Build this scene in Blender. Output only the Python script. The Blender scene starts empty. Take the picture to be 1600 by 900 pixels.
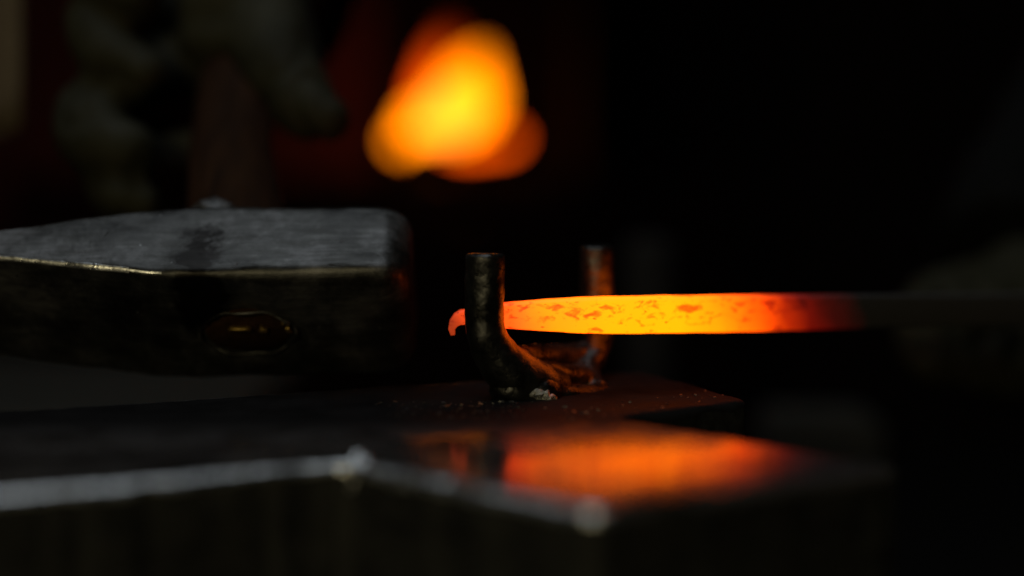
import bpy, bmesh, math, random
from mathutils import Vector, Matrix, noise
random.seed(7)
SC = bpy.context.scene
COL = SC.collection

# ---------------------------------------------------------------- camera, world, lamps, exposure
CAM_Z = 0.100                       # camera height above the anvil face (z = 0)
FPX = 2340.0                        # focal length in pixels of a 1600 px wide frame
PITCH = math.atan((450 - 230) / FPX)
cam_d = bpy.data.cameras.new('camera')
cam = bpy.data.objects.new('camera', cam_d)
COL.objects.link(cam)
cam.location = (0, 0, CAM_Z)
cam.rotation_euler = (math.pi / 2 - PITCH, 0, 0)
cam_d.sensor_width = 36
cam_d.lens = 36 * FPX / 1600
cam_d.clip_start = 0.01
cam_d.clip_end = 60
cam_d.dof.use_dof = True
cam_d.dof.focus_distance = 0.600
cam_d.dof.aperture_fstop = 1.62
SC.camera = cam

world = bpy.data.worlds.new('World')
SC.world = world
world.use_nodes = True
bg = world.node_tree.nodes['Background']
bg.inputs[0].default_value = (0.55, 0.62, 0.7, 1)
bg.inputs[1].default_value = 0.0006


def area(name, loc, aim, size, size_y, energy, color):
    l = bpy.data.lights.new(name, 'AREA')
    l.shape = 'RECTANGLE'
    l.size, l.size_y, l.energy, l.color = size, size_y, energy, color
    o = bpy.data.objects.new(name, l)
    COL.objects.link(o)
    o.location = loc
    o.rotation_euler = (Vector(aim) - Vector(loc)).to_track_quat('-Z', 'Y').to_euler()
    return o


area('roof_light', (-0.25, 0.55, 1.55), (-0.05, 0.6, 0), 1.2, 0.8, 5.2, (0.80, 0.90, 1.0))
area('workshop_lamp', (-0.5, -1.0, 0.46), (-0.05, 0.6, 0), 0.25, 0.25, 4.0, (1.0, 0.86, 0.48))

SC.view_settings.view_transform = 'Standard'
SC.view_settings.look = 'None'
SC.view_settings.exposure = 0
SC.view_settings.gamma = 1
SC.view_settings.use_curve_mapping = False
SC.cycles.use_denoising = True
SC.cycles.max_bounces = 8
SC.cycles.sample_clamp_indirect = 4

# ---------------------------------------------------------------- helpers
CP, SP = math.cos(PITCH), math.sin(PITCH)


def ray(px, py):
    u, v = (px - 800) / FPX, (450 - py) / FPX
    return Vector((u, CP + v * SP, -SP + v * CP))


def at(px, py, Y):
    """world point at distance Y (metres along the ground) seen at a place of the photograph"""
    d = ray(px, py)
    return Vector((0, 0, CAM_Z)) + d * (Y / d.y)


def gp(px, py, z=0.0):
    d = ray(px, py)
    return Vector((0, 0, CAM_Z)) + d * ((z - CAM_Z) / d.z)


def setp(o, label=None, cat=None, group=None, kind=None):
    if label: o['label'] = label
    if cat: o['category'] = cat
    if group: o['group'] = group
    if kind: o['kind'] = kind
    return o


def empty(name, loc, label, cat, group=None):
    o = bpy.data.objects.new(name, None)
    o.empty_display_size = 0.02
    COL.objects.link(o)
    o.location = loc
    return setp(o, label, cat, group)


def link(name, me, m, parent=None, smooth=True):
    o = bpy.data.objects.new(name, me)
    COL.objects.link(o)
    if m:
        me.materials.append(m)
    if smooth:
        me.polygons.foreach_set('use_smooth', [True] * len(me.polygons))
    if parent:
        o.parent = parent
        o.matrix_parent_inverse = Matrix.Translation(parent.location).inverted() if parent.parent is None else parent.matrix_basis.inverted()
    return o


def obj(name, bm, m, parent=None, smooth=True):
    bmesh.ops.recalc_face_normals(bm, faces=bm.faces)
    me = bpy.data.meshes.new(name)
    bm.to_mesh(me)
    bm.free()
    return link(name, me, m, parent, smooth)


def bake(name, bm, mods, m, parent=None, smooth=True):
    """run modifiers once and keep the resulting mesh"""
    me = bpy.data.meshes.new('tmp')
    bm.to_mesh(me)
    bm.free()
    t = bpy.data.objects.new('tmp', me)
    COL.objects.link(t)
    mods(t)
    dg = bpy.context.evaluated_depsgraph_get()
    out = bpy.data.meshes.new_from_object(t.evaluated_get(dg))
    bpy.data.objects.remove(t)
    bpy.data.meshes.remove(me)
    out.name = name
    return link(name, out, m, parent, smooth)


def tube(bm, pts, rad, seg=24, cap=True, squash=None):
    """round bar through points; rad = one radius per point; squash = (a, b) per point"""
    rings = []
    n = len(pts)
    pts = [Vector(p) for p in pts]
    up = None
    for i, p in enumerate(pts):
        t = (pts[min(i + 1, n - 1)] - pts[max(i - 1, 0)]).normalized()
        if up is None:
            up = Vector((0, 0, 1)) if abs(t.z) < 0.8 else Vector((0, -1, 0))
        a = (up - t * up.dot(t)).normalized()
        up = a
        b = t.cross(a)
        r = rad[i] if hasattr(rad, '__len__') else rad
        ra, rb = (r, r) if squash is None else (r * squash[0], r * squash[1])
        rings.append([bm.verts.new(p + a * ra * math.cos(k * 2 * math.pi / seg) + b * rb * math.sin(k * 2 * math.pi / seg)) for k in range(seg)])
    for i in range(n - 1):
        for k in range(seg):
            bm.faces.new((rings[i][k], rings[i][(k + 1) % seg], rings[i + 1][(k + 1) % seg], rings[i + 1][k]))
    if cap:
        bm.faces.new(rings[0][::-1])
        bm.faces.new(rings[-1])
    return rings


def spline(pts, n):
    """Catmull-Rom through tuples of equal length"""
    out = []
    P = [pts[0]] + list(pts) + [pts[-1]]
    for i in range(1, len(P) - 2):
        for k in range(n):
            t = k / n
            out.append(tuple(0.5 * ((2 * b) + (-a + c) * t + (2 * a - 5 * b + 4 * c - d) * t * t + (-a + 3 * b - 3 * c + d) * t ** 3)
                             for a, b, c, d in zip(P[i - 1], P[i], P[i + 1], P[i + 2])))
    out.append(tuple(pts[-1]))
    return out


def box(bm, lo, hi, mat=None):
    r = bmesh.ops.create_cube(bm, size=1)
    lo, hi = Vector(lo), Vector(hi)
    for v in r['verts']:
        v.co = Vector((lo[i] + (v.co[i] + .5) * (hi[i] - lo[i]) for i in range(3)))
        if mat: v.co = mat @ v.co
    return r['verts']


def roughen(bm, amp, scale, octs=3, seed=0):
    bm.normal_update()
    off = Vector((seed * 3.7, seed * 1.3, seed * 7.1))
    mv = []
    for v in bm.verts:
        mv.append(v.normal * amp * noise.fractal(v.co * scale + off, 1.0, 2.0, octs))
    for v, d in zip(bm.verts, mv):
        v.co += d


# ---------------------------------------------------------------- materials
def nodes(name):
    m = bpy.data.materials.new(name)
    m.use_nodes = True
    nt = m.node_tree
    return m, nt, nt.nodes['Principled BSDF']


def N(nt, typ, **kw):
    n = nt.nodes.new(typ)
    for k, v in kw.items():
        if k in n.inputs: n.inputs[k].default_value = v
        else: setattr(n, k, v)
    return n


def ramp(nt, stops, fac):
    r = nt.nodes.new('ShaderNodeValToRGB')
    el = r.color_ramp.elements
    while len(el) < len(stops): el.new(0.5)
    for e, (p, c) in zip(el, stops):
        e.position = p
        e.color = (*c, 1) if len(c) == 3 else c
    nt.links.new(fac, r.inputs[0])
    return r.outputs[0]


def surf(name, c0, c1, rough=(0.3, 0.5), metal=0.0, scale=60, bump=0.3, bscale=None, bdist=0.0008, stretch=(1, 1, 1), lo=0.35, hi=0.65, spec=0.5):
    m, nt, p = nodes(name)
    tc = N(nt, 'ShaderNodeTexCoord')
    mp = N(nt, 'ShaderNodeMapping', Scale=stretch)
    nt.links.new(tc.outputs['Object'], mp.inputs[0])
    n1 = N(nt, 'ShaderNodeTexNoise', Scale=scale, Detail=8, Roughness=0.65)
    n2 = N(nt, 'ShaderNodeTexNoise', Scale=bscale or scale * 4, Detail=6, Roughness=0.6)
    nt.links.new(mp.outputs[0], n1.inputs[0])
    nt.links.new(mp.outputs[0], n2.inputs[0])
    nt.links.new(ramp(nt, [(lo, c0), (hi, c1)], n1.outputs[0]), p.inputs['Base Color'])
    nt.links.new(ramp(nt, [(lo, (rough[0],) * 3), (hi, (rough[1],) * 3)], n2.outputs[0]), p.inputs['Roughness'])
    p.inputs['Metallic'].default_value = metal
    p.inputs['Specular IOR Level'].default_value = spec
    b = N(nt, 'ShaderNodeBump', Strength=bump, Distance=bdist)
    nt.links.new(n2.outputs[0], b.inputs['Height'])
    nt.links.new(b.outputs[0], p.inputs['Normal'])
    return m


def anvil_material():
    m, nt, p = nodes('worn_anvil_steel')
    tc = N(nt, 'ShaderNodeTexCoord')
    n1 = N(nt, 'ShaderNodeTexNoise', Scale=35, Detail=9, Roughness=0.7)
    n2 = N(nt, 'ShaderNodeTexNoise', Scale=420, Detail=4, Roughness=0.6)
    n3 = N(nt, 'ShaderNodeTexNoise', Scale=28, Detail=2)
    mp = N(nt, 'ShaderNodeMapping', Scale=(9, 160, 9), Rotation=(0, 0, -0.35))
    n4 = N(nt, 'ShaderNodeTexNoise', Scale=6, Detail=5, Roughness=0.7)
    nt.links.new(tc.outputs['Object'], mp.inputs[0])
    nt.links.new(mp.outputs[0], n4.inputs[0])
    for n in (n1, n2, n3): nt.links.new(tc.outputs['Object'], n.inputs[0])
    nt.links.new(ramp(nt, [(0.36, (0.024, 0.021, 0.020)), (0.62, (0.078, 0.070, 0.067))], n1.outputs[0]), p.inputs['Base Color'])
    sx = N(nt, 'ShaderNodeSeparateXYZ')
    nt.links.new(tc.outputs['Object'], sx.inputs[0])
    w = N(nt, 'ShaderNodeMath', operation='MULTIPLY_ADD')      # worn bright by use towards the corner
    nt.links.new(n1.outputs[0], w.inputs[0]); w.inputs[1].default_value = 0.06
    nt.links.new(sx.outputs[1], w.inputs[2])
    pol = N(nt, 'ShaderNodeMapRange', interpolation_type='SMOOTHSTEP')
    nt.links.new(w.outputs[0], pol.inputs[0])
    pol.inputs[1].default_value, pol.inputs[2].default_value = 0.515, 0.58
    rg = N(nt, 'ShaderNodeMix', data_type='FLOAT')
    nt.links.new(pol.outputs[0], rg.inputs[0])
    nt.links.new(ramp(nt, [(0.34, (0.08,) * 3), (0.5, (0.13,) * 3), (0.66, (0.26,) * 3)], n1.outputs[0]), rg.inputs[2])
    nt.links.new(ramp(nt, [(0.3, (0.62,) * 3), (0.7, (0.88,) * 3)], n1.outputs[0]), rg.inputs[3])
    nt.links.new(rg.outputs[0], p.inputs['Roughness'])
    for key, lo_, hi_ in (('Metallic', .24, .03), ('Specular IOR Level', .24, .05)):      # scale is duller than rubbed steel
        q = N(nt, 'ShaderNodeMapRange')
        nt.links.new(pol.outputs[0], q.inputs[0])
        q.inputs[3].default_value, q.inputs[4].default_value = lo_, hi_
        nt.links.new(q.outputs[0], p.inputs[key])
    dk = N(nt, 'ShaderNodeMix', data_type='RGBA', blend_type='MULTIPLY')
    dk.inputs[7].default_value = (.14, .145, .15, 1)
    nt.links.new(pol.outputs[0], dk.inputs[0])
    nt.links.new(p.inputs['Base Color'].links[0].from_socket, dk.inputs[6])
    nt.links.new(dk.outputs[2], p.inputs['Base Color'])
    p.inputs['Metallic'].default_value = 0.75
    a = N(nt, 'ShaderNodeMath', operation='MULTIPLY_ADD')
    nt.links.new(n4.outputs[0], a.inputs[0]); a.inputs[1].default_value = 0.5
    nt.links.new(n2.outputs[0], a.inputs[2])
    b1 = N(nt, 'ShaderNodeBump', Strength=0.10, Distance=0.0003)
    nt.links.new(a.outputs[0], b1.inputs['Height'])
    b2 = N(nt, 'ShaderNodeBump', Strength=0.02, Distance=0.002)
    nt.links.new(n3.outputs[0], b2.inputs['Height'])
    nt.links.new(b2.outputs[0], b1.inputs['Normal'])
    nt.links.new(b1.outputs[0], p.inputs['Normal'])
    return m


def hammer_material():
    m, nt, p = nodes('worn_hammer_steel')
    tc = N(nt, 'ShaderNodeTexCoord')
    n1 = N(nt, 'ShaderNodeTexNoise', Scale=26, Detail=9, Roughness=0.7)
    n2 = N(nt, 'ShaderNodeTexNoise', Scale=300, Detail=5, Roughness=0.65)
    n3 = N(nt, 'ShaderNodeTexVoronoi', Scale=75)
    wp = N(nt, 'ShaderNodeTexNoise', Scale=120, Detail=3)
    for n in (n1, n2, wp): nt.links.new(tc.outputs['Object'], n.inputs[0])
    mix = N(nt, 'ShaderNodeMix', data_type='VECTOR')
    mix.inputs[0].default_value = 0.02
    nt.links.new(tc.outputs['Object'], mix.inputs[4]); nt.links.new(wp.outputs[1], mix.inputs[5])
    nt.links.new(mix.outputs[1], n3.inputs[0])
    pits = ramp(nt, [(0.03, (0, 0, 0)), (0.13, (1, 1, 1))], n3.outputs[0])
    col = ramp(nt, [(0.36, (0.018, 0.017, 0.015)), (0.5, (0.06, 0.058, 0.053)), (0.62, (0.145, 0.14, 0.135))], n1.outputs[0])
    mc = N(nt, 'ShaderNodeMix', data_type='RGBA')
    mc.inputs[6].default_value = (0.035, 0.03, 0.026, 1)
    nt.links.new(pits, mc.inputs[0]); nt.links.new(col, mc.inputs[7])
    dv = N(nt, 'ShaderNodeVectorMath', operation='DISTANCE')
    st = N(nt, 'ShaderNodeMapping', Scale=(1, .45, .45), Location=(.0045, .001, -.012))
    nt.links.new(mix.outputs[1], st.inputs[0])
    nt.links.new(st.outputs[0], dv.inputs[0])
    dn = N(nt, 'ShaderNodeMath', operation='MULTIPLY_ADD')
    nt.links.new(n2.outputs[0], dn.inputs[0]); dn.inputs[1].default_value = .008
    nt.links.new(dv.outputs['Value'], dn.inputs[2])
    spot = N(nt, 'ShaderNodeMapRange')
    nt.links.new(dn.outputs[0], spot.inputs[0])
    spot.inputs[1].default_value, spot.inputs[2].default_value = 0.0135, 0.0165
    spot.inputs[3].default_value, spot.inputs[4].default_value = 1.0, 0.0
    md = N(nt, 'ShaderNodeMix', data_type='RGBA')
    md.inputs[7].default_value = (0.010, 0.008, 0.006, 1)
    nt.links.new(spot.outputs[0], md.inputs[0]); nt.links.new(mc.outputs[2], md.inputs[6])
    sp = N(nt, 'ShaderNodeTexNoise', Scale=160, Detail=4, Roughness=.7)      # rubbed bright specks
    nt.links.new(tc.outputs['Object'], sp.inputs[0])
    sm = N(nt, 'ShaderNodeMapping', Scale=(14, 130, 130), Rotation=(0, 0, .12))      # grinding streaks along the head
    nt.links.new(tc.outputs['Object'], sm.inputs[0])
    sk = N(nt, 'ShaderNodeTexNoise', Scale=3, Detail=7, Roughness=.7)
    nt.links.new(sm.outputs[0], sk.inputs[0])
    ms = N(nt, 'ShaderNodeMix', data_type='RGBA', blend_type='MULTIPLY'); ms.inputs[0].default_value = 1
    nt.links.new(ramp(nt, [(0.34, (.62, .60, .57)), (0.5, (.92, .92, .92)), (0.68, (1.35, 1.35, 1.35))], sk.outputs[0]), ms.inputs[7])
    nt.links.new(md.outputs[2], ms.inputs[6])
    mb = N(nt, 'ShaderNodeMix', data_type='RGBA')
    mb.inputs[7].default_value = (.55, .54, .52, 1)
    nt.links.new(ramp(nt, [(0.69, (0, 0, 0)), (0.76, (.7, .7, .7))], sp.outputs[0]), mb.inputs[0]); nt.links.new(ms.outputs[2], mb.inputs[6])
    nt.links.new(mb.outputs[2], p.inputs['Base Color'])
    nt.links.new(ramp(nt, [(0.3, (0.28,) * 3), (0.7, (0.58,) * 3)], n1.outputs[0]), p.inputs['Roughness'])
    p.inputs['Metallic'].default_value = 0.8
    b1 = N(nt, 'ShaderNodeBump', Strength=0.35, Distance=0.0006)
    nt.links.new(n2.outputs[0], b1.inputs['Height'])
    b2 = N(nt, 'ShaderNodeBump', Strength=0.2, Distance=0.0005)
    nt.links.new(pits, b2.inputs['Height'])
    nt.links.new(b2.outputs[0], b1.inputs['Normal'])
    nt.links.new(b1.outputs[0], p.inputs['Normal'])
    return m


def hot_iron_material(x0, x1):
    """heat of the bar: runs along its length, with cooler flakes of scale on it"""
    m, nt, p = nodes('hot_iron')
    tc = N(nt, 'ShaderNodeTexCoord')
    sx = N(nt, 'ShaderNodeSeparateXYZ')
    nt.links.new(tc.outputs['Object'], sx.inputs[0])
    nz = N(nt, 'ShaderNodeTexNoise', Scale=70, Detail=3)
    nt.links.new(tc.outputs['Object'], nz.inputs[0])
    sh = N(nt, 'ShaderNodeMath', operation='MULTIPLY_ADD')
    nt.links.new(nz.outputs[0], sh.inputs[0]); sh.inputs[1].default_value = 0.010
    sh.inputs[2].default_value = -0.005
    zz = N(nt, 'ShaderNodeMath', operation='MULTIPLY_ADD')
    nt.links.new(sx.outputs[2], zz.inputs[0]); zz.inputs[1].default_value = 0.35
    nt.links.new(sh.outputs[0], zz.inputs[2])
    ad = N(nt, 'ShaderNodeMath', operation='ADD')
    nt.links.new(sx.outputs[0], ad.inputs[0]); nt.links.new(zz.outputs[0], ad.inputs[1])
    mr = N(nt, 'ShaderNodeMapRange')
    nt.links.new(ad.outputs[0], mr.inputs[0])
    mr.inputs[1].default_value, mr.inputs[2].default_value = x0, x1     # x0 = photo x 700, x1 = photo x 1350
    S = 6.0
    st = [(700, (.40, .035, .006)), (730, (1.0, .075, .008)), (790, (2.5, .16, .010)), (850, (3.2, .42, .003)), (930, (3.9, .55, .001)),
          (1030, (3.9, .57, .001)), (1090, (3.6, .41, .001)), (1140, (2.6, .19, .001)), (1175, (1.2, .085, .0)), (1205, (.52, .020, 0)),
          (1240, (.15, .002, 0)), (1285, (.035, 0, 0)), (1340, (0, 0, 0))]
    heat = ramp(nt, [((x - 700) / 650, tuple(c / S for c in col)) for x, col in st], mr.outputs[0])
    # scale flakes, thickest along the middle of the flat
    mp = N(nt, 'ShaderNodeMapping', Scale=(1.0, 1.0, 2.2))
    nt.links.new(tc.outputs['Object'], mp.inputs[0])
    f1 = N(nt, 'ShaderNodeTexNoise', Scale=150, Detail=6, Roughness=0.6, Distortion=0.6)
    nt.links.new(mp.outputs[0], f1.inputs[0])
    f2 = N(nt, 'ShaderNodeTexNoise', Scale=420, Detail=3, Roughness=0.5)
    nt.links.new(mp.outputs[0], f2.inputs[0])
    ab = N(nt, 'ShaderNodeMath', operation='ABSOLUTE')
    zo = N(nt, 'ShaderNodeMath', operation='SUBTRACT')
    nt.links.new(sx.outputs[2], zo.inputs[0]); zo.inputs[1].default_value = 0.0012
    nt.links.new(zo.outputs[0], ab.inputs[0])
    mid = N(nt, 'ShaderNodeMapRange')
    nt.links.new(ab.outputs[0], mid.inputs[0])
    mid.inputs[1].default_value, mid.inputs[2].default_value = 0.001, 0.007
    mid.inputs[3].default_value, mid.inputs[4].default_value = -0.035, 0.075
    fa = N(nt, 'ShaderNodeMath', operation='ADD')
    nt.links.new(f1.outputs[0], fa.inputs[0]); nt.links.new(mid.outputs[0], fa.inputs[1])
    fl = ramp(nt, [(0.34, (.5, .26, .3)), (0.40, (.75, .50, .5)), (0.47, (1, 1, 1))], fa.outputs[0])
    fs = ramp(nt, [(0.27, (.25, .12, .1)), (0.33, (1, 1, 1))], f2.outputs[0])
    m1 = N(nt, 'ShaderNodeMix', data_type='RGBA', blend_type='MULTIPLY'); m1.inputs[0].default_value = 1
    nt.links.new(heat, m1.inputs[6]); nt.links.new(fl, m1.inputs[7])
    m2 = N(nt, 'ShaderNodeMix', data_type='RGBA', blend_type='MULTIPLY'); m2.inputs[0].default_value = 1
    nt.links.new(m1.outputs[2], m2.inputs[6]); nt.links.new(fs, m2.inputs[7])
    nt.links.new(m2.outputs[2], p.inputs['Emission Color'])
    p.inputs['Emission Strength'].default_value = S
    p.inputs['Base Color'].default_value = (0.04, 0.036, 0.034, 1)
    p.inputs['Roughness'].default_value = 0.6
    b = N(nt, 'ShaderNodeBump', Strength=0.5, Distance=0.0006)
    nt.links.new(f1.outputs[0], b.inputs['Height'])
    nt.links.new(b.outputs[0], p.inputs['Normal'])
    return m


def flame_material(name, rgb, strength, top=1.0):
    m = bpy.data.materials.new(name)
    m.use_nodes = True
    nt = m.node_tree
    nt.nodes.clear()
    out = N(nt, 'ShaderNodeOutputMaterial')
    em = N(nt, 'ShaderNodeEmission')
    tc = N(nt, 'ShaderNodeTexCoord')
    nz = N(nt, 'ShaderNodeTexNoise', Scale=14, Detail=4)
    nt.links.new(tc.outputs['Object'], nz.inputs[0])
    em.inputs[0].default_value = (*rgb, 1)
    s = N(nt, 'ShaderNodeMath', operation='MULTIPLY')
    nt.links.new(ramp(nt, [(0.3, (.8,) * 3), (0.7, (1,) * 3)], nz.outputs[0]), s.inputs[0])
    s.inputs[1].default_value = strength
    gz = N(nt, 'ShaderNodeTexCoord')
    sz = N(nt, 'ShaderNodeSeparateXYZ')
    nt.links.new(gz.outputs['Generated'], sz.inputs[0])
    fade = ramp(nt, [(0.15, (1, 1, 1)), (0.9, (top,) * 3)], sz.outputs[2])      # a flame cools towards its tip
    s2 = N(nt, 'ShaderNodeMath', operation='MULTIPLY')
    nt.links.new(s.outputs[0], s2.inputs[0]); nt.links.new(fade, s2.inputs[1])
    nt.links.new(s2.outputs[0], em.inputs[1])
    nt.links.new(em.outputs[0], out.inputs[0])
    return m


M = {}
M['anvil'] = anvil_material()
M['edge'] = surf('worn_edge_highlight', (0.40, 0.40, 0.39), (0.85, 0.84, 0.81), (0.22, 0.44), 0.95, 90, 0.5, 260, 0.0008)  # bright base colour paints highlights along the worn edges
M['skin'] = surf('dark_forged_skin', (0.006, 0.006, 0.005), (0.024, 0.0235, 0.02), (0.5, 0.75), 0.3, 50, 0.6, 200, 0.001)
M['hammer'] = hammer_material()
M['fork'] = surf('forged_fork_steel', (0.020, 0.0192, 0.017), (0.10, 0.096, 0.089), (0.22, 0.44), 0.85, 90, 0.6, 330, 0.0009)
M['weld'] = surf('bright_weld', (0.25, 0.24, 0.22), (0.6, 0.58, 0.54), (0.2, 0.42), 0.9, 180, 0.9, 500, 0.0016)
M['wood'] = surf('ash_wood', (0.014, 0.0055, 0.0018), (0.034, 0.014, 0.005), (0.7, 0.9), 0, 40, 0.4, 160, 0.0008, (6, 0.6, 6), spec=0.08)
M['wedge'] = surf('brass_wedge', (0.35, 0.22, 0.06), (0.6, 0.4, 0.11), (0.3, 0.5), 0.9, 200, 0.6, 400, 0.0006)
M['leather'] = surf('greenish_leather', (0.019, 0.0175, 0.009), (0.040, 0.037, 0.020), (0.6, 0.85), 0, 25, 0.3, 160, 0.0010, spec=0.15)
M['cloth'] = surf('dark_sleeve_cloth', (0.0025, 0.0025, 0.0023), (0.007, 0.007, 0.0065), (0.8, 0.95), 0, 60, 0.5, 500, 0.001, spec=0.1)
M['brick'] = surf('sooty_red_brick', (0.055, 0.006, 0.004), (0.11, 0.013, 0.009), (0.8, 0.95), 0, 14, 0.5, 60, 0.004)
M['hearth_brick'] = surf('shaded_sooty_brick', (0.006, 0.0012, 0.001), (0.014, 0.003, 0.002), (0.85, 0.97), 0, 14, 0.5, 60, 0.004, spec=0.1)  # darker copy of the brick, with the hearth front's shade in its colour
M['mortar'] = surf('sooty_mortar', (0.012, 0.005, 0.004), (0.024, 0.010, 0.008), (0.9, 0.98), 0, 20, 0.5, 80, 0.004)
M['iron'] = surf('black_sheet_iron', (0.004, 0.0032, 0.0024), (0.010, 0.0085, 0.0065), (0.8, 0.95), 0.0, 18, 0.3, 60, 0.002)
M['soot'] = surf('soot', (0.004, 0.002, 0.0015), (0.010, 0.004, 0.003), (0.9, 0.98), 0, 18, 0.3, 60, 0.002, spec=0.1)
M['floor'] = surf('dark_earth_floor', (0.03, 0.027, 0.023), (0.07, 0.062, 0.05), (0.85, 0.98), 0, 8, 0.6, 40, 0.006)
M['oak'] = surf('grey_weathered_oak', (0.018, 0.0175, 0.0125), (0.042, 0.040, 0.029), (0.7, 0.9), 0, 12, 0.5, 60, 0.003, (1, 6, 1))
M['linen'] = surf('beige_linen', (0.11, 0.08, 0.05), (0.155, 0.115, 0.072), (0.85, 0.95), 0, 30, 0.5, 300, 0.001)
M['coal'] = surf('black_coal', (0.012, 0.011, 0.010), (0.04, 0.036, 0.033), (0.4, 0.8), 0, 40, 0.7, 120, 0.004)
M['flake'] = surf('mill_scale', (0.03, 0.03, 0.03), (0.16, 0.155, 0.15), (0.25, 0.5), 0.6, 300, 0.6, 600, 0.0005)

# ---------------------------------------------------------------- setting: floor and back wall
bm = bmesh.new()
bmesh.ops.create_grid(bm, x_segments=2, y_segments=2, size=8)
for v in bm.verts: v.co += Vector((0, 5, -0.85))
setp(obj('floor', bm, M['floor'], smooth=False), 'dark workshop floor far below the anvil', kind='structure')
bm = bmesh.new()
box(bm, (-4, 5.0, -0.85), (4, 5.2, 3.0))
setp(obj('back_wall', bm, M['mortar'], smooth=False), 'dark sooty wall at the back of the smithy', kind='structure')

# ---------------------------------------------------------------- anvil
PLAN = [(-0.330, 0.345), (-0.147, 0.4255), (-0.053, 0.4695), (0.0225, 0.404), (0.123, 0.462), (0.0395, 0.551), (0.0950, 0.588), (0.058, 0.668), (-0.160, 0.578), (-0.40, 0.49)]
anvil = empty('anvil', (-0.02, 0.53, -0.30), 'worn steel anvil with chipped edges and a polished corner reflecting the glow', 'anvil')


def prism(plan, z0, z1, step, jit, seed, wear):
    bm = bmesh.new()
    pts = []
    n = len(plan)
    cor = []
    for i in range(n):
        a, b = Vector(plan[i]), Vector(plan[(i + 1) % n])
        d = (b - a).normalized()
        pv = (a - Vector(plan[i - 1])).normalized()
        for t in (0, .25, .5, .75, 1):                 # small rounded corner
            p = (a - pv * .0065) * (1 - t) ** 2 + a * 2 * t * (1 - t) + (a + d * .0065) * t * t
            pts.append(p)
            cor.append(True)
        L = (b - a).length - .021
        k = max(1, int(L / step))
        nrm = Vector((-d.y, d.x))
        for j in range(k + 1):
            p = a + d * (.0105 + L * j / k)
            pts.append(p + nrm * jit * noise.fractal(Vector((p.x * 60, p.y * 60, seed)), 1, 2, 3))
            cor.append(False)
    m = len(pts)
    nr = []
    for i in range(m):        # inward direction of the outline (it runs anticlockwise or clockwise: sign from its area)
        d = (pts[(i + 1) % m] - pts[i - 1]).normalized()
        nr.append(Vector((-d.y, d.x)))
    ar = sum(pts[i].x * pts[(i + 1) % m].y - pts[(i + 1) % m].x * pts[i].y for i in range(m))
    sg = 1 if ar > 0 else -1
    wd = [wear * (1.0 + 0.75 * noise.fractal(Vector((p.x * 70, p.y * 70, seed + 9)), 1, 2, 3)) for p in pts]
    wd = [wear * .85 if c else w for w, c in zip(wd, cor)]
    rings = []
    SEG = 6
    for k in range(SEG + 1):
        t = k / SEG * math.pi / 2
        rings.append([bm.verts.new((*(p + sg * q * w * (1 - math.sin(t))), z1 - w * (1 - math.cos(t)))) for p, q, w in zip(pts, nr, wd)])
    bot = [bm.verts.new((p.x, p.y, z0)) for p in pts]
    f = bm.faces.new(rings[0])
    f.normal_update()
    bm.faces.new(bot[::-1])
    for u, (ra, rb) in enumerate(zip(rings, rings[1:] + [bot])):
        for i in range(m):
            j = (i + 1) % m
            q = bm.faces.new((ra[i], rb[i], rb[j], ra[j]))
            q.smooth = u < SEG
            q.material_index = 2 if u >= SEG else (0 if pts[i].x > 0.0285 else 1)  # right-hand edges are left out of the painted highlight
    bmesh.ops.triangulate(bm, faces=[f], ngon_method='EAR_CLIP')
    bmesh.ops.recalc_face_normals(bm, faces=bm.faces)
    return bm


def bevmod(w, seg):
    def f(o):
        b = o.modifiers.new('b', 'BEVEL')
        b.width, b.segments, b.limit_method, b.angle_limit = w, seg, 'ANGLE', math.radians(40)
    return f


fp = obj('face_block', prism(PLAN, -0.075, 0, 0.005, 0.0018, 1, 0.0033), M['anvil'], anvil, smooth=False)
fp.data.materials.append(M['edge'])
fp.data.materials.append(M['skin'])


bm = bmesh.new()      # waist and foot below the face, turned the same way
R = Matrix.Translation((-0.05, 0.545, 0)) @ Matrix.Rotation(0.34, 4, 'Z')
prof = [(-0.076, 0.16, 0.06), (-0.12, 0.10, 0.045), (-0.17, 0.09, 0.045), (-0.21, 0.13, 0.075), (-0.235, 0.18, 0.11), (-0.30, 0.18, 0.11)]
rings = []
for z, hx, hy in prof:
    rings.append([bm.verts.new(R @ Vector((sx * hx, sy * hy, z))) for sx, sy in ((-1, -1), (1, -1), (1, 1), (-1, 1))])
for a, b in zip(rings, rings[1:]):
    for k in range(4): bm.faces.new((a[k], a[(k + 1) % 4], b[(k + 1) % 4], b[k]))
bm.faces.new(rings[0]); bm.faces.new(rings[-1][::-1])
bake('waist', bm, bevmod(0.008, 2), M['anvil'], anvil, smooth=False)
# burr of upset metal in the inner corner, in the painted highlight metal
bm = bmesh.new()
bmesh.ops.create_icosphere(bm, subdivisions=4, radius=1)
c = gp(562, 722)
for v in bm.verts:
    v.co = Vector((v.co.x * 0.0050, v.co.y * 0.0055, v.co.z * 0.0066))
roughen(bm, 0.0016, 260, 3, 4)
for v in bm.verts: v.co += c + Vector((0, 0.002, -0.0048))
obj('burr', bm, M['edge'], anvil)

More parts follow.
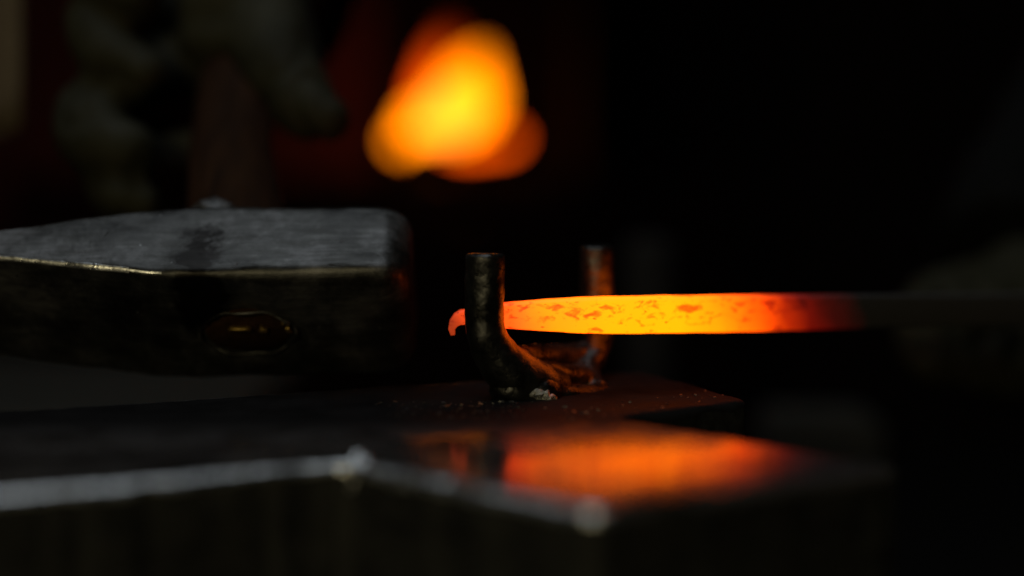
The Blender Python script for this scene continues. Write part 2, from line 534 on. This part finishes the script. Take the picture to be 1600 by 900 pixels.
bm = bmesh.new()
rr = []
for k, (z, r) in enumerate([(-0.85, 0.27), (-0.6, 0.265), (-0.32, 0.26), (-0.302, 0.25)]):
    rr.append([bm.verts.new((-0.05 + r * math.cos(t * math.pi / 24) * (1 + .02 * math.sin(t * 1.7)), 0.60 + r * math.sin(t * math.pi / 24), z)) for t in range(48)])
for a, b in zip(rr, rr[1:]):
    for k in range(48): bm.faces.new((a[k], a[(k + 1) % 48], b[(k + 1) % 48], b[k]))
bm.faces.new(rr[-1])
setp(obj('wooden_stump', bm, M['oak']), 'round wooden stump carrying the steel anvil', 'stump')

# loose crumbs of mill scale on the face
bm = bmesh.new()
for i in range(165):
    if i < 120:
        px, py = random.gauss(730, 60), random.uniform(628, 655)
    else:
        px, py = random.uniform(880, 1130), 0
        py = 640 - (px - 925) * 0.128 + random.uniform(-9, 14)
    p = gp(px, py)
    s = random.choice((0.0003, 0.0004, 0.0005, 0.0006, 0.0010))
    if 760 < px < 940 and 600 < py < 628: continue
    r = bmesh.ops.create_cube(bm, size=1)['verts']
    rot = Matrix.Rotation(random.random() * 6.3, 3, 'Z') @ Matrix.Rotation(random.uniform(-.35, .35), 3, 'X')
    k = random.uniform(.6, 2)
    for v in r:
        v.co = rot @ Vector((v.co.x * s * k * (1 + random.uniform(-.3, .3)), v.co.y * s, v.co.z * s * .45)) + p + Vector((0, 0, s * .3))
setp(obj('scale_crumbs', bm, M['flake'], smooth=False), 'crumbs of mill scale scattered on the anvil face', kind='stuff')

# ---------------------------------------------------------------- bending fork
fork = empty('bending_fork', at(850, 622, 0.602), 'two pronged iron bending fork standing on the anvil face', 'bending fork')


def prong(path, seed):
    pp = spline([(*at(px, py, Y), r) for px, py, Y, r in path], 8)
    pts = [Vector(p[:3]) for p in pp]
    rad = [p[3] for p in pp]
    d = (pts[0] - pts[1]).normalized()
    # worn rounded rim, slightly domed end
    pts = [pts[0] + d * 0.0008, pts[0] + d * 0.0006] + pts
    rad = [rad[0] * 0.72, rad[0] * 0.90] + rad
    bm = bmesh.new()
    tube(bm, pts, rad, 40)
    roughen(bm, 0.00045, 170, 4, seed)
    return bm


obj('prong', prong([(758, 399, .590, .0078), (758, 440, .590, .0079), (757, 485, .590, .0078), (760, 522, .590, .0078), (774, 552, .592, .0088), (800, 582, .595, .0102), (838, 602, .600, .0100), (872, 610, .608, .0080)], 1), M['fork'], fork)
obj('prong', prong([(932.5, 387, .650, .0074), (932.5, 430, .650, .0075), (933, 480, .650, .0075), (934, 520, .649, .0072), (929, 550, .646, .0062), (915, 575, .640, .0060), (895, 593, .630, .0066), (868, 602, .618, .0072)], 2), M['fork'], fork)


def lumps(tubes, balls, amp, scale, seed, voxel=0.0007):
    bm = bmesh.new()
    for path, _ in tubes:
        pp = spline([(*at(px, py, Y), r) for px, py, Y, r in path], 5)
        tube(bm, [p[:3] for p in pp], [p[3] for p in pp], 14)
    for px, py, Y, r, sq in balls:
        c = at(px, py, Y)
        vs = bmesh.ops.create_icosphere(bm, subdivisions=3, radius=r)['verts']
        for v in vs: v.co = Vector((v.co.x * sq[0], v.co.y * sq[1], v.co.z * sq[2])) + c

    def mods(o):
        rm = o.modifiers.new('r', 'REMESH')
        rm.mode, rm.voxel_size = 'VOXEL', voxel
        sm = o.modifiers.new('s', 'SMOOTH')
        sm.iterations, sm.factor = 10, 0.5
    t = bake('tmp_lump', bm, mods, None)
    bm = bmesh.new()
    bm.from_mesh(t.data)
    me = t.data
    bpy.data.objects.remove(t); bpy.data.meshes.remove(me)
    roughen(bm, amp, scale, 4, seed)
    return bm


obj('cross_bar', lumps([([(928, 548, .648, .0055), (890, 556, .640, .0056), (850, 557, .620, .0056), (812, 562, .606, .0060)], 0)],
                       [(812, 560, .603, .0055, (1, 1, .8))], .0004, 150, 3), M['fork'], fork)
obj('base', lumps([([(800, 600, .595, .006), (830, 616, .598, .006), (880, 617, .603, .0045), (938, 614, .618, .0042)], 0),
                   ([(933, 552, .646, .0058), (918, 576, .638, .0052), (924, 598, .628, .0048), (938, 613, .620, .0048)], 0),
                   ([(825, 580, .602, .0060), (870, 588, .612, .0058), (915, 590, .628, .0052)], 0)],
                  [(800, 607, .594, .0085, (1.1, 1, .9)), (836, 610, .597, .0090, (1.2, 1, .9)), (792, 596, .596, .006, (1, 1, 1.2)),
                   (868, 618, .606, .0062, (1.6, 1.2, .6)), (905, 616, .612, .0056, (1.8, 1.2, .6)), (935, 616, .620, .0046, (1.2, 1.2, .7))],
                  .0005, 130, 5), M['fork'], fork)
obj('weld_bead', lumps([], [(842, 616, .5905, .0044, (1.1, .7, .8)), (853, 622, .5905, .0038, (1.2, .7, .6))], .0007, 420, 9, .0004), M['weld'], fork)

# ---------------------------------------------------------------- glowing bar
BARP = [  # photo x, top y, bottom y, distance, thickness
    (728, 483, 507, .607, .0055), (742, 480, 509, .607, .006), (757, 477, 510, .607, .0065), (775, 474.5, 511.5, .607, .007), (790, 472.7, 513, .607, .0075),
    (830, 469, 515.5, .608, .008), (870, 466, 518, .609, .0085), (920, 463.3, 521, .610, .009), (1000, 461.8, 521, .615, .009), (1100, 461, 519.3, .628, .009),
    (1200, 460, 517, .644, .009), (1300, 459.3, 514.8, .662, .009), (1400, 458.6, 512, .680, .009), (1500, 458, 510, .698, .009), (1620, 457, 507.5, .720, .009), (1760, 456, 505, .745, .009)]
sec = spline(BARP, 6)
bar_pos = at(960, 491, .612)
bm = bmesh.new()
rings = []
# curled tip first: centre, half height, half thickness, angle
tip = [(707.5, 523, 3.0, .0018, 95), (705.6, 514, 5.0, .0028, 80), (708.5, 505, 7.5, .0034, 55), (714.5, 498.5, 9.5, .0040, 32), (721, 495.5, 11.0, .0046, 12)]


def ring(c, h, t, ang):
    """rounded rectangle section; ang turns it in the picture plane of the bar"""
    ca, sa = math.cos(math.radians(ang)), math.sin(math.radians(ang))
    up = Vector((-sa, 0, ca)) if ang else Vector((0, 0, 1))
    q = []
    rr_ = min(h, t) * 0.35
    for sx, sz in ((-1, 1), (1, 1), (1, -1), (-1, -1)):
        for k in range(4):
            a0 = {(-1, 1): 180, (1, 1): 90, (1, -1): 0, (-1, -1): 270}[(sx, sz)]
            a = math.radians(a0 - k * 30)
            q.append((sx * (t - rr_) + math.cos(a) * rr_, sz * (h - rr_) + math.sin(a) * rr_))
    return [bm.verts.new(c + Vector((0, y, 0)) + up * z - bar_pos) for y, z in q]


for px, py, hp, t, ang in tip:
    rings.append(ring(at(px, py, .607), hp * .607 / FPX, t, ang))
for px, y0, y1, Y, t in sec:
    rings.append(ring(at(px, (y0 + y1) / 2, Y), (y1 - y0) / 2 * .965 * Y / FPX, t / 2, 0))
for a, b in zip(rings, rings[1:]):
    for k in range(16): bm.faces.new((a[k], a[(k + 1) % 16], b[(k + 1) % 16], b[k]))
bm.faces.new(rings[0]); bm.faces.new(rings[-1][::-1])
roughen(bm, 0.00018, 110, 3, 8)
x0 = at(700, 490, .607).x - bar_pos.x
x1 = at(1350, 490, .670).x - bar_pos.x
bar = obj('hot_iron_bar', bm, hot_iron_material(x0, x1))
bar.location = bar_pos
setp(bar, 'glowing orange iron bar with curled tip held between the fork prongs', 'iron bar')

# ---------------------------------------------------------------- hammer
TILT = math.radians(37)
hm_pos = at(384, 457, 0.640)
hammer = empty('hammer', hm_pos, 'heavy cross peen hammer head with worn steel top on a wooden handle', 'hammer')
HROT = Matrix.Translation(hm_pos) @ Matrix.Rotation(math.radians(-1.0), 4, 'Y') @ Matrix.Rotation(TILT, 4, 'X') @ Matrix.Scale(0.952, 4)
# stations along the head: x, half depth (front-back), half height, z shift, corner radius
ST = [(-0.150, .0045, .0265, 0.000, .003), (-0.125, .0068, .0275, 0.0, .0035), (-0.100, .0105, .0285, 0, .0026), (-0.075, .0150, .0290, 0, .0030), (-0.050, .0195, .0292, 0, .003),
      (-0.032, .0222, .0290, 0, .0035), (-0.015, .0230, .0290, 0, .004), (0.010, .0232, .0290, 0, .006), (0.035, .0232, .0290, 0, .006), (0.058, .0232, .0288, 0, .006),
      (0.066, .0230, .0284, 0, .006), (0.0715, .0212, .0262, 0, .006), (0.0745, .0185, .0235, 0, .006), (0.0755, .0165, .0215, 0, .006)]
pp = spline(ST, 6)
bm = bmesh.new()
rings = []
for x, hy, hz, dz, cr in pp:
    q = []
    hz *= 1.13
    cr = min(cr, hy * .6)
    for sy, sz, a0 in ((1, 1, 0), (-1, 1, 90), (-1, -1, 180), (1, -1, 270)):
        for k in range(6):
            a = math.radians(a0 + k * 18)
            q.append((sy * (hy - cr) + cr * math.cos(a), sz * (hz - cr) + cr * math.sin(a)))
    # extra points along the flats
    full = []
    for i in range(len(q)):
        a, b = q[i], q[(i + 1) % len(q)]
        full.append(a)
        if i % 6 == 5:
            for k in range(1, 9): full.append((a[0] + (b[0] - a[0]) * k / 9, a[1] + (b[1] - a[1]) * k / 9))
    rings.append([bm.verts.new((x, y, z + dz)) for y, z in full])
L = len(rings[0])
for a, b in zip(rings, rings[1:]):
    for k in range(L):
        f = bm.faces.new((a[k], a[(k + 1) % L], b[(k + 1) % L], b[k]))
        f.material_index = 1 if a[0].co.x < -0.026 - .004 * math.sin(k * 2.1) and (15 <= k < 18 if a[0].co.x < -.045 else k == 16) or k == 2 and a[0].co.x < -.02 else 0      # highlight painted in brighter metal along the front and back arrises
bm.faces.new(rings[0]); bm.faces.new(rings[-1][::-1])
bmesh.ops.recalc_face_normals(bm, faces=bm.faces)
# the eye is sunk into the front face
EX, EZ = 0.003, -0.004
for v in bm.verts:
    d = math.hypot((v.co.x - EX) / .022, (v.co.z - EZ) / .0135)
    if v.co.y < 0 and d < 1.25 and abs(v.co.z) < .024:
        v.co.y += 0.0035 * min(1, (1.25 - d) / .3)
roughen(bm, 0.0007, 70, 5, 2)
roughen(bm, 0.00016, 420, 3, 6)
hammer.matrix_world = HROT


def hpart(name, bm, m, parent):
    bmesh.ops.recalc_face_normals(bm, faces=bm.faces)
    me = bpy.data.meshes.new(name)
    bm.to_mesh(me); bm.free()
    o = link(name, me, m)
    o.parent = parent
    return o


head = hpart('head', bm, M['hammer'], hammer)
head.data.materials.append(M['edge'])
bm = bmesh.new()      # raised rim round the eye
pts = [(EX + .0215 * math.cos(t * math.pi / 24), -0.0226 + .0008 * math.sin(t * .9), EZ + .0128 * math.sin(t * math.pi / 24)) for t in range(49)]
tube(bm, pts, 0.0007, 8, cap=False)
roughen(bm, .0010, 210, 3, 4)
hpart('eye_rim', bm, M['hammer'], head)
bm = bmesh.new()      # peened lip of steel where the handle enters, above the back arris
vs = bmesh.ops.create_icosphere(bm, subdivisions=4, radius=1)['verts']
for v in vs: v.co = Vector((v.co.x * .010, v.co.y * .0035, v.co.z * .0018))
roughen(bm, .0020, 260, 4, 5)
lp = HROT.inverted() @ at(334, 322, .664)
for v in vs: v.co += lp
hpart('eye_lip', bm, M['flake'], head)
bm = bmesh.new()
tube(bm, [(EX, y, EZ) for y in (-.0215, -.02, 0, .015)] + [(EX - .006, .03, EZ)] + [(EX - .016, .06, EZ + .001), (EX - .025, .11, EZ), (EX - .028, .17, EZ), (EX - .029, .24, EZ), (EX - .030, .262, EZ), (EX - .030, .266, EZ)],
     [.0155, .0162, .0165, .0165, .0175, .0200, .0178, .0172, .0180, .0165, .011], 32, squash=(.80, 1.18))
roughen(bm, .0008, 60, 3, 3)
handle = hpart('handle', bm, M['wood'], hammer)
for dx, dz, w, h, r in ((-.003, .0035, .010, .0011, .05), (.0075, .0028, .0034, .0022, .5), (.0185, .0025, .0018, .0034, -.3), (.0165, .0068, .0014, .0016, .4)):
    bm = bmesh.new()
    vs = box(bm, (-w / 2, -.0012, -h / 2), (w / 2, .001, h / 2))
    bmesh.ops.subdivide_edges(bm, edges=bm.edges[:], cuts=3, use_grid_fill=True)
    roughen(bm, .0005, 500, 3, int(dx * 9000))
    for v in bm.verts: v.co = Matrix.Rotation(r, 3, 'Y') @ v.co + Vector((EX + dx, -.0228, EZ + dz))
    hpart('wedge', bm, M['wedge'], handle)

# ---------------------------------------------------------------- gloved hands
def skinned(name, chains, m, parent, voxel=0.0026, amp=0.0010, scale=26, seed=1, smooth=9, f=1.0, sh=(0, 0)):
    """one continuous glove: tapered limbs fused into one surface"""
    bm = bmesh.new()
    for ch in chains:
        pp = spline([(*at(px + sh[0], py + sh[1], Y * f), r * f) for px, py, Y, r in ch], 6)
        pts = [Vector(p[:3]) for p in pp]
        rad = [p[3] for p in pp]
        d0, d1 = (pts[0] - pts[1]).normalized(), (pts[-1] - pts[-2]).normalized()
        r0, r1 = rad[0], rad[-1]
        pts = [pts[0] + d0 * r0 * .8, pts[0] + d0 * r0 * .45] + pts + [pts[-1] + d1 * r1 * .45, pts[-1] + d1 * r1 * .8]
        rad = [r0 * .5, r0 * .88] + rad + [r1 * .88, r1 * .5]
        tube(bm, pts, rad, 20)

    def mods(o):
        rm = o.modifiers.new('r', 'REMESH')
        rm.mode, rm.voxel_size = 'VOXEL', voxel
        s = o.modifiers.new('s', 'SMOOTH')
        s.iterations, s.factor = smooth, 0.5
    t = bake('tmp_skin', bm, mods, None)
    me = t.data
    bm = bmesh.new()
    bm.from_mesh(me)
    bpy.data.objects.remove(t); bpy.data.meshes.remove(me)
    roughen(bm, amp, scale, 2, seed)
    bm.normal_update()                                  # creases of the stiff leather
    cr = []
    for v in bm.verts:
        q = v.co + Vector((noise.noise(v.co * 30), noise.noise(v.co * 30 + Vector((9, 2, 4))), noise.noise(v.co * 30 + Vector((1, 7, 3))))) * .012
        n_ = 1 - abs(noise.noise(Vector((q.x * 26, q.y * 20, q.z * 15)))) * 3.2
        cr.append(v.normal * -.0034 * max(0, n_) ** 2)
    for v, d in zip(bm.verts, cr): v.co += d
    return obj(name, bm, m, parent)


striker = empty('person', at(400, -60, .90), 'person with a dark sleeve gripping the hammer handle in an olive leather glove', 'person')
HAND = [
    [(440, -150, .90, .044), (405, -50, .875, .046), (375, 20, .85, .042), (365, 70, .84, .034)],      # wrist and palm
    [(340, -60, .90, .040), (300, 10, .87, .036), (300, 80, .86, .028)],
    # fingers from behind the handle, round its left side, tips to the front
    [(310, 230, .83, .014), (230, 262, .815, .0160), (176, 284, .79, .0155), (190, 306, .77, .0130), (230, 312, .765, .0110)],
    [(310, 120, .845, .020), (215, 130, .83, .0220), (150, 180, .80, .0220), (155, 222, .78, .0185), (210, 238, .77, .0150)],
    [(310, 10, .86, .020), (225, 5, .845, .0215), (165, 35, .82, .0215), (172, 85, .80, .0180), (222, 118, .79, .0150)],
    [(320, -100, .87, .018), (230, -110, .86, .0200), (160, -80, .835, .0200), (170, -30, .81, .0170), (215, -5, .80, .015)],
    # thumb down the right side of the handle
    [(395, 10, .85, .030), (425, 70, .82, .0265), (450, 125, .795, .0225), (480, 168, .78, .0175), (512, 188, .772, .0125)],
    [(330, 40, .885, .030), (270, 180, .885, .028), (275, 290, .885, .020)],
]
skinned('glove', HAND, M['leather'], striker, seed=3, f=.955)
bm = bmesh.new()
pp = spline([(*at(px, py, Y), r) for px, py, Y, r in [(400, 15, .868, .050), (425, -60, .90, .054), (470, -200, .96, .058), (560, -420, 1.06, .066), (640, -640, 1.15, .075)]], 14)
tube(bm, [p[:3] for p in pp], [p[3] + .0028 * math.sin(i * 1.1) for i, p in enumerate(pp)], 40)
roughen(bm, .004, 22, 4, 5)
obj('sleeve', bm, M['cloth'], striker)

smith = empty('person', at(1560, 520, .72), 'dim person at right edge with gloved fist and dark sleeve behind the cold bar', 'person')
HAND2 = [
    [(1600, 440, .76, .030), (1560, 480, .745, .030), (1530, 520, .735, .026)],
    [(1530, 455, .735, .013), (1462, 452, .715, .0135), (1432, 482, .692, .0130), (1440, 535, .685, .0120), (1480, 560, .695, .0105)],
    [(1570, 455, .735, .013), (1512, 450, .720, .0138), (1480, 482, .696, .0134), (1486, 545, .690, .0124), (1530, 572, .700, .0108)],
    [(1610, 455, .740, .013), (1562, 450, .725, .0138), (1530, 482, .702, .0134), (1536, 545, .696, .0124), (1580, 572, .706, .0108)],
    [(1650, 460, .745, .012), (1612, 454, .730, .0125), (1580, 484, .710, .0122), (1586, 535, .705, .0112), (1622, 560, .712, .0098)],
    [(1590, 430, .755, .018), (1530, 430, .740, .015), (1470, 440, .730, .0125), (1440, 446, .725, .0105)],
]
skinned('glove', HAND2, M['leather'], smith, seed=7, f=1.2, sh=(8, 18))
bm = bmesh.new()
pp = spline([(*at(px, py, Y), r) for px, py, Y, r in [(1585, 400, .95, .046), (1600, 330, .98, .048), (1690, 200, 1.04, .054), (1800, 0, 1.12, .06), (1900, -250, 1.2, .068), (1960, -500, 1.3, .074)]], 14)
tube(bm, [p[:3] for p in pp], [p[3] + .0025 * math.sin(i * 1.2) for i, p in enumerate(pp)], 36)
roughen(bm, .004, 24, 4, 9)
obj('sleeve', bm, M['cloth'], smith)

# ---------------------------------------------------------------- forge with its fire
FY = 3.4
forge = empty('forge', (-0.2, FY, -0.85), 'brick forge hearth with black iron hood far behind the anvil', 'forge')
bm = bmesh.new()
box(bm, (-1.0, FY - .35, -.85), (.45, FY + .5, -.14))
obj('hearth_core', bm, M['soot'], forge, False)
bk = None
ROWS = 12
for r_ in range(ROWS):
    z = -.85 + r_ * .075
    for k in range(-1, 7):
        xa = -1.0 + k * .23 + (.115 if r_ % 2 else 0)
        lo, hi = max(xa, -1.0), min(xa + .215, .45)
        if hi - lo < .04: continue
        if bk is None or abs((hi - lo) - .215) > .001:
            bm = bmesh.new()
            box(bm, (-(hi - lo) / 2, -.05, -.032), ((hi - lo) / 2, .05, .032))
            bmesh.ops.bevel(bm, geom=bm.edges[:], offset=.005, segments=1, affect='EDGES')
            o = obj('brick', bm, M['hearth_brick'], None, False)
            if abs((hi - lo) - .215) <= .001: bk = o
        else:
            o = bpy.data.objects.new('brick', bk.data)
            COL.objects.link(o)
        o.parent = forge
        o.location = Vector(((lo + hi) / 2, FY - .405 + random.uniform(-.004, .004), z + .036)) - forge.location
bm = bmesh.new()      # hood: right cheek added to block firelight, back plate, canopy above the frame
box(bm, (.135, FY - .42, -.14), (.15, FY + .5, 1.2))
obj('hood_light_shield', bm, M['soot'], forge, False)
bm = bmesh.new()
box(bm, (-1.6, FY + .50, -.14), (-.34, FY + .60, 1.2))
obj('fire_back', bm, M['brick'], forge, False)
bm = bmesh.new()
box(bm, (-.338, FY + .47, -.14), (.133, FY + .60, 1.2))  # darker than the brick, so its colour fades the fire glow rightwards
obj('glow_fade_plate', bm, M['soot'], forge, False)
bm = bmesh.new()
vs = box(bm, (-.95, FY - .42, .95), (.18, FY + .5, 1.9))
for v in vs:
    if v.co.z > 1.5: v.co.x = -.38 + (v.co.x + .38) * .35; v.co.y = FY + .1 + (v.co.y - FY - .1) * .35
obj('hood', bm, M['iron'], forge, False)

fire = empty('forge_fire', at(700, 235, FY), 'blurred yellow orange fire blazing in the forge behind the anvil', 'fire')
mf_core = flame_material('flame_core', (1.0, .23, .016), 4.4, .9)
mf_mid = flame_material('flame_mid', (1.0, .215, .0006), 6.0, .45)
mf_dim = flame_material('flame_dim', (1.0, .09, .0005), 4.0, .7)
mf_red = flame_material('flame_red', (1.0, .075, .0003), 2.8, .05)


def tongue(path, m, seed, name='flame'):
    bm = bmesh.new()
    pp = spline([(*at(px, py, FY + dy), r / FPX * FY) for px, py, dy, r in path], 8)
    tube(bm, [p[:3] for p in pp], [max(p[3], .001) for p in pp], 20)
    roughen(bm, .012, 16, 3, seed)
    return obj(name, bm, m, fire)


tongue([(700, 214, 0, 14), (702, 190, 0, 30), (712, 160, .01, 28), (722, 135, .02, 14), (726, 122, .02, 3)], mf_core, 1)
tongue([(705, 212, .05, 20), (712, 185, .05, 44), (728, 150, .05, 46), (744, 115, .05, 32), (752, 92, .05, 14), (758, 76, .05, 2)], mf_mid, 3)
tongue([(648, 216, .02, 14), (658, 200, .02, 26), (682, 175, .03, 24), (700, 150, .03, 8)], mf_mid, 2)
tongue([(655, 165, .12, 6), (672, 130, .12, 16), (688, 95, .12, 18), (698, 72, .12, 12), (704, 45, .12, 4)], mf_red, 4)
tongue([(775, 226, .06, 6), (795, 218, .06, 12), (802, 204, .06, 5)], mf_dim, 5)
tongue([(622, 224, .0, 6), (630, 214, .0, 9), (636, 204, 0, 4)], mf_mid, 6)
tongue([(690, 226, .06, 4), (740, 229, .06, 6), (780, 226, .06, 4)], mf_dim, 7)
bm = bmesh.new()
for i in range(170):
    vs = bmesh.ops.create_icosphere(bm, subdivisions=1, radius=random.uniform(.018, .04))['verts']
    c = Vector((random.uniform(-.62, .10), FY + random.uniform(-.28, .35), -.12 + random.uniform(0, .14)))
    rot = Matrix.Rotation(random.random() * 6, 3, random.choice('XYZ'))
    s = Vector((random.uniform(.7, 1.2), random.uniform(.7, 1.2), random.uniform(.6, 1)))
    for v in vs: v.co = rot @ Vector((v.co.x * s.x, v.co.y * s.y, v.co.z * s.z)) + c
setp(obj('coal_bed', bm, M['coal'], None, False), 'black coal heaped under the fire in the forge', kind='stuff')

# ---------------------------------------------------------------- dim things in the background
bench = empty('workbench', (-.36, 1.45, -.85), 'dull grey workbench seen blurred beneath the hammer', 'workbench')
for k in range(4):
    bm = bmesh.new()
    y = 1.25 + k * .105
    vs = box(bm, (-.75, y, -.185), (-.235, y + .1, -.13))
    bmesh.ops.bevel(bm, geom=bm.edges[:], offset=.004, segments=1, affect='EDGES')
    obj('plank', bm, M['oak'], bench, False)
for sx in (-.70, -.30):
    for y in (1.30, 1.58):
        bm = bmesh.new()
        box(bm, (sx - .03, y - .03, -.85), (sx + .03, y + .03, -.188))
        obj('leg', bm, M['oak'], bench, False)

bm = bmesh.new()
for i in range(25):
    for j in range(9):
        u, w = j / 8, i / 24
        x = -.345 + u * .062 + .004 * math.sin(w * 5)
        bm.verts.new((x, .86 + .008 * math.sin(u * 9 + w * 2), .112 + w * .5 - .012 * math.sin(u * 3.1)))
bm.verts.ensure_lookup_table()
for i in range(24):
    for j in range(8):
        a = i * 9 + j
        bm.faces.new([bm.verts[k] for k in (a, a + 1, a + 10, a + 9)])
o = bake('hanging_cloth', bm, lambda o: setattr(o.modifiers.new('s', 'SOLIDIFY'), 'thickness', .004), M['linen'])
setp(o, 'pale beige cloth hanging at the left edge behind the gloved hand', 'cloth')

bm = bmesh.new()
tube(bm, [(.105, 1.15, -.85), (.105, 1.15, -.2), (.105, 1.15, .02), (.105, 1.15, .03)], [.019, .019, .019, .016], 24)
setp(obj('iron_post', bm, M['iron']), 'dim blurred post behind the rear fork prong', 'post')

bm = bmesh.new()
a = gp(1262, 652, -.10)
vs = box(bm, (a.x - .03, a.y - .012, -.85), (a.x + .055, a.y + .06, -.10))
bmesh.ops.bevel(bm, geom=bm.edges[:], offset=.006, segments=2, affect='EDGES')
setp(obj('wooden_block', bm, M['oak'], None, False), 'dim grey block low behind the right end of the anvil', 'block')
